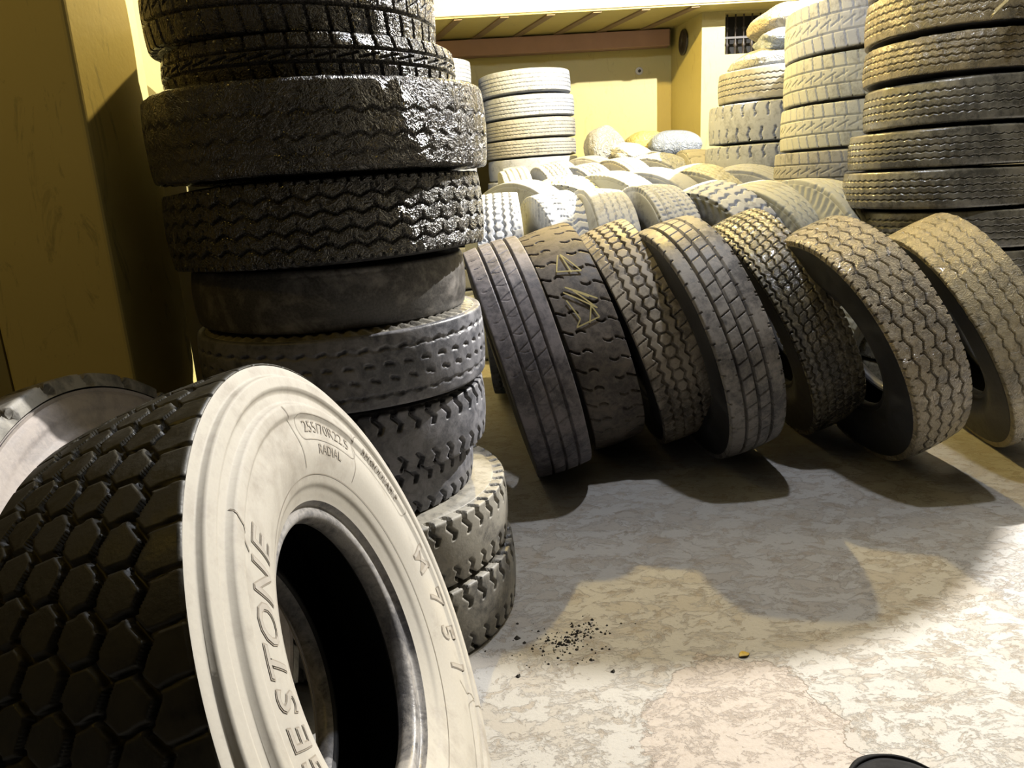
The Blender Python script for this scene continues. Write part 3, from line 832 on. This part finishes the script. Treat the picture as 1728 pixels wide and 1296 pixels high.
# stack under the sacks
zp = [0, .29, .585, .88, 1.17, 1.455, 1.755, 2.0]
lp = ['grey lug tire on the floor below the sack-topped stack', 'grey lug tire second from the floor below the sacks', 'grey lug tire third from the floor below the sacks', 'grey lug tire just sunk behind the heap below the sacks',
 'grey lug tire with dark notches, third down in the stack that carries the sacks', 'dusty grey wide lug tire, second down in the stack that carries the sacks', 'tire with fine wavy lines directly under the sacks']
stack(['low'] * 3 + ['lugw'] * 3 + ['zig'], [2.2, 2.2, 2.2, 2.2, 2.182, 2.212, 2.25], 6.2, zp, [.52] * 6 + [.49], [('dusty_g', 'dusty_g', 'black', 'inner')] * 6 + [('dusty_b', 'dusty_g', 'black', 'inner')],
      lp, 'grey tires in the stack below the sacks')
# back left stack
zs_ = [0, .215, .43, .64, .85, 1.06, 1.28, 1.50, 1.68, 1.88, 2.10, 2.33]
ls_ = ['grey tire in the hidden lower part of the back left stack'] * 6 + [
 'bluish smooth tire lowest in view of the back left stack by the yellow wall', 'tan worn tire with peeling rubber, fourth down in the back left stack',
 'thin brownish tire with a split edge, third down in the back left stack', 'grey ribbed tire, second from the top of the back left stack',
 'pale dust topped tire on top of the back left stack against the yellow wall']
SX = [.33] * 6 + [.35, .335, .335, .326, .295]
stack(['low'] * 6 + ['bald', 'rib5', 'rib5', 'rib5', 'rib5'], SX, 8.2, zs_, .475, [('dusty_g', 'dusty_g', 'black', 'inner')] * 7 + [('dusty_b', 'dusty_b', 'black', 'inner')] * 2 + [('dusty_g', 'dusty_g', 'black', 'inner')] * 2,
      ls_, 'tires in the back left stack', tilts=[(0, 0)] * 6 + [(-.02, 0), (-.02, .0), (-.03, .0), (-.03, 0), (-.04, .02)])
zb = [i * .222 for i in range(12)]
stack(['low'] * 8 + ['rib5'] * 3, [-.66] * 11, 7.9, zb, .42, ('dusty_g', 'dusty_g', 'black', 'inner'),
      ['grey tire in the hidden column behind the tall left stack'] * 6 + ['grey tire peeping out between the tall left stack and the back left stack'] * 4 + ['dark topped grey tire peeping over the tall left stack at its upper right'],
      'tires in the column behind the left stack', tilts=[(0, 0)] * 11)

# ---------------------------------------------------------------- heap of dusty tyres
HG = 'dusty tires piled in the heap behind the leaning row'
# (top x, top y, top z, yaw, tilt, R, w scale, type, mats, label)
DW = ('dusty', 'dusty', 'dusty_g', 'inner'); DY = ('dusty_y', 'dusty_y', 'dusty_b', 'inner'); DG = ('dusty_g', 'dusty_g', 'dusty_g', 'inner'); DB = ('dusty_b', 'dusty_b', 'dusty_b', 'inner')
HEAP = [
 (-.03, 4.30, 1.195, .00, -.04, .59, 1., 'hex', DW, 'white dusty tire with zigzag blocks beside the left stack, heap front'),
 (.285, 4.62, 1.180, .22, -.12, .585, 1., 'wave', DW, 'white tire with wavy cross grooves near the left of the heap front'),
 (.585, 4.50, 1.190, .16, .06, .585, 1.02, 'rib5', DW, 'white ribbed tire standing upright in the heap front behind the honeycomb block tire'),
 (.900, 4.50, 1.195, .22, .02, .585, 1., 'line', DW, 'white tire with straight lines and cross cuts in the middle of the heap front'),
 (1.210, 4.52, 1.175, .42, -.30, .585, .95, 'bold', DW, 'white tire with bold black kinked cross grooves in the heap front'),
 (1.500, 4.50, 1.170, .50, -.18, .585, .95, 'dot', DY, 'cream tire with ribbed shoulder, second from the right in the heap front'),
 (1.800, 4.40, 1.185, .42, .02, .585, 1., 'dot', DY, 'cream tire with ribbed sidewall and dotted lines at the heap right end'),
 (.120, 5.45, 1.265, .80, -.10, .56, .85, 'bald', DG, 'plain white tire with ringed sidewall beside the left stack, second heap rank'),
 (.430, 5.60, 1.262, 1.05, -.30, .50, .95, 'wave', DY, 'cream tire with its open hub turned to the camera, left of the heap'),
 (.780, 5.62, 1.290, .75, -.10, .57, 1., 'line', DY, 'cream tire with ringed sidewall and block rows, second rank of the heap'),
 (1.090, 5.70, 1.300, .85, -.14, .57, 1., 'bald', DG, 'smooth white tire with a broad plain sidewall in the second rank of the heap'),
 (1.440, 5.75, 1.300, .80, -.22, .58, 1., 'line', DY, 'cream tire with ringed sidewall in the second rank below the blue grey sack'),
 (1.790, 5.66, 1.285, .85, -.20, .57, 1., 'rib5', DG, 'grey white tire with double ringed sidewall in front of the sack-topped stack'),
 (.100, 6.55, 1.365, .10, -.12, .50, .95, 'line', DG, 'faded white tire with faint lines at the left of the third rank of the heap'),
 (.400, 6.60, 1.390, .25, -.16, .50, .9, 'hex', DG, 'pale mottled block tire in the third rank of the heap below the back left stack'),
 (.700, 6.60, 1.372, .40, -.15, .50, 0.9, 'hex', DG, 'speckled white block tire in the middle of the third rank of the heap'),
 (1.00, 6.65, 1.410, .55, -.10, .50, .9, 'line', DB, 'grey tire with brownish line grooves below the white crumpled sack'),
 (1.310, 6.70, 1.425, .80, -.20, .50, .95, 'hex', DG, 'long grey block tire leaning left below the yellow sack'),
 (1.690, 6.72, 1.450, .05, .02, .49, .95, 'biglat', DB, 'pinkish grey tire with broad cross bars beside the sack-topped stack'),
 (.130, 7.35, 1.400, .0, -.1, .42, .9, 'bald', DG, 'plain grey tire wedged against the foot of the back left stack, left side'),
 (.520, 7.42, 1.430, .40, -.15, .42, .85, 'rib5', DG, 'grey ribbed tire wedged against the foot of the back left stack, right side'),
 (.830, 7.45, 1.465, .90, -.10, .44, .9, 'bald', DB, 'brownish tire with curved sidewall below the grey sack'),
 (1.420, 7.35, 1.475, 1.35, -.10, .30, .8, 'line', DG, 'small grey tire facing the camera with open hub below the blue grey sack'),
]
for i, (x, y, z, yaw, tilt, R, ws_, tk, mats, lab) in enumerate(HEAP):
    if i < 13: y += .10
    ax = lean_axis(yaw, tilt)
    upv = Vector((0, 0, 1)); upv = (upv - ax * upv.dot(ax)).normalized()
    c = Vector((x, y, z)) - upv * R * .985
    zc = R * upv.z + .12 * abs(ax.z)
    if c.z < zc: c.z = zc
    ty = SH[tk]
    place(ty, c, ax, random.uniform(0, 6), mats, lab, HG, 'truck_tire', (R / ty['R'], ws_))
# tyres lying flat under the rear ranks of the heap
for i, (x, y, n) in enumerate([(.05, 5.75, 1), (1.15, 5.8, 1), (.0, 6.75, 1), (1.05, 6.85, 1)]):
    for k in range(n):
        place(SH['low'], (x, y, .125 + .25 * k), up_ax(), i, DG, 'grey tire lying flat on the floor buried under the rear of the heap', 'tires lying flat under the heap', 'truck_tire', (.96, .95))
for i, (x, y, z) in enumerate([(.35, 7.3, .125), (1.35, 7.3, .125), (1.35, 7.3, .375), (1.35, 7.3, .62)]):
    place(SH['low'], (x, y, z), up_ax(), i, DG, 'grey tire lying flat at the rear of the heap under the sacks', 'tires lying flat under the sacks', 'truck_tire', (.8, .95))

# ---------------------------------------------------------------- sacks
def sack(name, c, size, rot, mat, seed, label, group, pinch=.35, tie=None, lump=.05):
    rng = np.random.RandomState(seed)
    nu, nv = 96, 60
    u = np.linspace(0, TAU, nu, endpoint=False); v_ = np.linspace(.001, math.pi - .001, nv)
    U, Vv = np.meshgrid(u, v_, indexing='ij')
    se = lambda a, e: np.sign(a) * np.abs(a) ** e
    X = se(np.sin(Vv), .75) * se(np.cos(U), .55); Y = se(np.sin(Vv), .75) * se(np.sin(U), .55); Z = se(np.cos(Vv), .9)
    e = np.maximum(np.abs(X), np.abs(Y))
    Z = Z * (1 - pinch * e ** 3)
    d = 0
    for _ in range(14):
        k = rng.normal(size=3) * 4.5; d = d + np.sin(k[0] * X + k[1] * Y + k[2] * Z + rng.uniform(0, 6)) * rng.uniform(.3, 1)
    w = 0
    for _ in range(10):
        k = rng.normal(size=3) * 14; w = w + np.abs(np.sin(k[0] * X + k[1] * Y + k[2] * Z + rng.uniform(0, 6))) * rng.uniform(.2, 1)
    f = 1 + lump * d / 4 - lump * .5 * w / 5
    P = np.stack([X * f * size[0], Y * f * size[1], Z * f * size[2]], -1)
    root = bpy.data.objects.new(name, None); COL.objects.link(root); root.location = (c[0], c[1], c[2] - size[2] * .9)
    tag(root, label, 'sack', group)
    from mathutils import Euler
    Mx = Matrix.Translation((0, 0, size[2] * .9)) @ Euler(rot).to_matrix().to_4x4()
    o = link('sack_body', grid_mesh('sack_body', P), M[mat], root); o.matrix_local = Mx
    if tie:
        prof = np.array([(0, .012), (.03, .012), (.05, .03), (.08, .045), (.10, .05)]) * np.array([1, 1])
        t_ = link('sack_neck', revolve('sack_neck', prof, 20), M[mat], root)
        t_.matrix_local = Mx @ Matrix.Translation((size[0] * .95 * tie, 0, 0)) @ Matrix.Rotation(math.pi / 2 * tie, 4, 'Y')
    return root
SG = 'sacks on the heap by the back wall'
sack('sack', (1.06, 7.75, 1.52), (.20, .17, .24), (.1, -.35, .2), 'sack_grey', 1, 'grey full sack leaning at the left of the sacks beside the back left stack', SG, .3)
sack('sack', (1.30, 7.62, 1.44), (.24, .20, .13), (.1, .25, .3), 'sack_white', 2, 'crumpled white sack between the grey sack and the tires below it', SG, .6, lump=.14)
sack('sack', (1.58, 8.30, 1.56), (.24, .20, .16), (0, .1, .3), 'sack_yellow', 3, 'yellow sack half hidden behind the blue grey sack', SG, .3)
sack('sack', (1.80, 7.95, 1.545), (.27, .2, .145), (0, .04, -.1), 'sack_blue', 4, 'round smooth blue grey sack at the right of the sacks on the heap', SG, .15, lump=.02)
box_ = None
PG = 'sacks on top of the grey lug tire stack'
sack('sack', (2.10, 6.12, 2.06), (.26, .3, .10), (.0, -.18, .2), 'sack_grey', 5, 'flattened grey sack with faded print slumped on the tire under the window', PG, .4, tie=None)
sack('sack', (2.28, 6.05, 2.165), (.30, .26, .11), (.0, .05, -.1), 'sack_blue', 6, 'light blue grey sack in the middle on the sack-topped stack', PG, .35, tie=None, lump=.09)
sack('sack', (2.33, 6.20, 2.34), (.34, .28, .14), (.0, -.12, .1), 'sack_tan', 7, 'tan and white full sack topmost on the sack-topped stack', PG, .3, tie=None)
# tyres that hold the wall-side sacks up
for i, (x, y) in enumerate([(1.25, 8.25), (1.75, 8.42)]):
    for k in range(6):
        place(SH['low'], (x - .05 * (i == 0), y, .115 + .232 * k), up_ax(), i + k, DG, 'grey tire in the hidden pile under the sacks by the back wall', 'tires under the sacks by the back wall', 'truck_tire', (.47 if True else 1, .88))

# ---------------------------------------------------------------- small things
# torn film on the top right tyre
def film():
    P = []
    for i in range(14):
        t = i / 13; row = []
        for j in range(6):
            s_ = (j / 5 - .5); w = .02 + .05 * math.sin(math.pi * min(1, t * 1.1)) * (1 - .3 * t)
            row.append((-.12 * t + s_ * w * 1.0, -.035 - .02 * math.sin(3 * t + 5 * s_), .03 - .12 * t + s_ * w * .8 + .006 * math.sin(9 * t + 8 * s_)))
        P.append(row)
    return grid_mesh('wrap_flap', np.array(P), wrap=False)
R1 = [o for o in bpy.data.objects if o.get('label', '').startswith('golden wrapped tire with a torn')][0]
fo = link('wrap_flap', film(), M['film'], R1)
sd = fo.modifiers.new('s', 'SOLIDIFY'); sd.thickness = .002
fo['label'] = 'torn flap of plastic wrap'
fo.location = (-.085, -.485, .14)

# chalk scrawl on the second leaning tyre (child of it)
rootB, MB, partsB = rows['B']
def chalk(pts):
    """pts in (turn degrees from the top toward the camera, metres across)"""
    axB = MB.to_3x3() @ Vector((0, 0, 1)); axB.normalize()
    inv = MB.to_3x3().inverted()
    u_ = Vector((0, 0, 1)); u_ = (u_ - axB * u_.dot(axB)).normalized(); f_ = Vector((0, -1, 0)); f_ = (f_ - axB * f_.dot(axB)).normalized()
    ulB = (inv @ u_).normalized(); flB = (inv @ f_).normalized()
    V = []; F = []
    for (a0, b0), (a1, b1) in zip(pts[:-1], pts[1:]):
        n = 14
        da = math.radians(a1 - a0) * .53; db = b1 - b0; L = math.hypot(da, db); wx, wy = -db / L * .0028, da / L * .0028
        for k in range(n + 1):
            t = k / n; a = math.radians(a0 + (a1 - a0) * t); b_ = b0 + db * t
            for s_ in (-1, 1):
                aa = a + s_ * wx / .53; bb_ = b_ + s_ * wy; r = .5342 - .007 * (bb_ / .111) ** 2
                d = ulB * math.cos(aa) + flB * math.sin(aa); V.append((d.x * r, d.y * r, bb_))
            if k: q = len(V); F.append((q - 4, q - 3, q - 1, q - 2))
    o = link('chalk_mark', poly_mesh('chalk_mark', V, F), M['chalk'], partsB['tread'][0])
    sdd = o.modifiers.new('s', 'SOLIDIFY'); sdd.thickness = .002; sdd.offset = 0
    o['label'] = 'yellow chalk scrawl'
    return o
chalk([(48, -.01), (36, .0), (49, -.05), (45, .045), (36, .01)])
chalk([(62, -.035), (54, .04), (64, -.065), (57, .015), (68, -.05), (56, .055)])
chalk([(60, .055), (70, .03), (73, .055), (72, -.045), (66, -.03), (73, .0)])

# dirt crumbs and leaf
V = []; F = []
rng = np.random.RandomState(3)
for i in range(260):
    cl = rng.rand() < .75
    x = (.13 + rng.normal() * .045) if cl else (.09 + rng.normal() * .09)
    y = (1.84 + rng.normal() * .030 + (x - .13) * .5) if cl else (1.80 + rng.normal() * .06)
    s_ = abs(rng.normal()) * .0022 + .0012
    base = len(V)
    for k in range(6):
        a = k * TAU / 6; V.append((x + s_ * math.cos(a) * rng.uniform(.6, 1.3), y + s_ * math.sin(a) * rng.uniform(.6, 1.3), .0002))
    V.append((x, y, s_ * 1.1))
    F += [(base + k, base + (k + 1) % 6, base + 6) for k in range(6)]
o = link('dirt_crumbs', poly_mesh('dirt_crumbs', V, F), M['dirt'])
tag(o, 'scatter of dark dirt crumbs on the floor right of the left stack', 'dirt', None, 'stuff')
lf = []
for i in range(9):
    t = i / 8; w = .010 * math.sin(math.pi * t) ** .8
    lf.append([(t * .035, -w, .004 + .003 * math.sin(4 * t)), (t * .035, 0, .0015 + .003 * math.sin(4 * t)), (t * .035, w, .005 + .003 * math.sin(4 * t))])
o = link('fallen_leaf', grid_mesh('fallen_leaf', np.array(lf), wrap=False), M['leaf'])
sdd = o.modifiers.new('s', 'SOLIDIFY'); sdd.thickness = .0008
o.location = (.565, 1.71, 0); o.rotation_euler = (0, 0, .4)
tag(o, 'tiny yellow leaf scrap on the floor above the peeled concrete patch', 'leaf')

# small black wheel at the bottom edge
tyS = tyre_type(.115, .05, .06, .05, pat_bald, 200, 30, depth=.002, lugdrop=.015, shoulder=.02)
wheel, wM, _ = place(tyS, (.722, 1.175, .031), up_ax(), 0, ('matte', 'matte', 'matte', 'inner'), 'small round black rubber piece cut off by the bottom edge of the picture', None, 'small_tire')

hb = link('hub', revolve('hub', np.array([(.030, .0005), (.029, .03), (.024, .052), (-.02, .054), (-.02, .0005)]), 48), M['matte'], wheel); hb.matrix_local = wM

# ---------------------------------------------------------------- lights
def lamp(name, loc, power, col, size=.06, typ='POINT', rot=None, sy=None):
    l = bpy.data.lights.new(name, typ); l.energy = power; l.color = col
    if typ == 'AREA':
        l.shape = 'RECTANGLE'; l.size = size; l.size_y = sy or size
    else: l.shadow_soft_size = size
    o = bpy.data.objects.new(name, l); COL.objects.link(o); o.location = loc
    if rot: o.rotation_euler = rot
    return o
lamp('lamp_white', (3.33, 4.52, 4.2), 2900, (1., .97, .92), .025)
lamp('lamp_warm', (.60, 5.9, 3.70), 640, (1., .74, .25), .04)
lamp('lamp_cool', (.80, 2.85, 3.9), 250, (.86, .9, 1.), .06)
lamp('fill_dim', (-1.9, .5, 2.9), 15, (1., .66, .12), .1)  # extra unseen fill, added to brighten the left front wall
sc.cycles.diffuse_bounces = 1; sc.cycles.max_bounces = 6
w = bpy.data.worlds.new('w'); sc.world = w; w.use_nodes = True
w.node_tree.nodes['Background'].inputs[0].default_value = (1., .8, .35, 1); w.node_tree.nodes['Background'].inputs[1].default_value = .003

# ---------------------------------------------------------------- camera
f_px = 1250.; pitch = math.radians(15.1); roll = math.radians(-3.1)
cam = bpy.data.cameras.new('camera'); co = bpy.data.objects.new('camera', cam); COL.objects.link(co)
cam.sensor_fit = 'HORIZONTAL'; cam.sensor_width = 36.; cam.lens = 36. * f_px / 1728.
cam.clip_start = .02
q = Matrix.Rotation(math.pi / 2 - pitch, 4, 'X') @ Matrix.Rotation(roll, 4, 'Z')
co.matrix_world = Matrix.Translation((0, 0, 1.25)) @ q
sc.camera = co
sc.view_settings.view_transform = 'Standard'; sc.view_settings.look = 'None'
sc.view_settings.exposure = .12; sc.view_settings.gamma = 1.
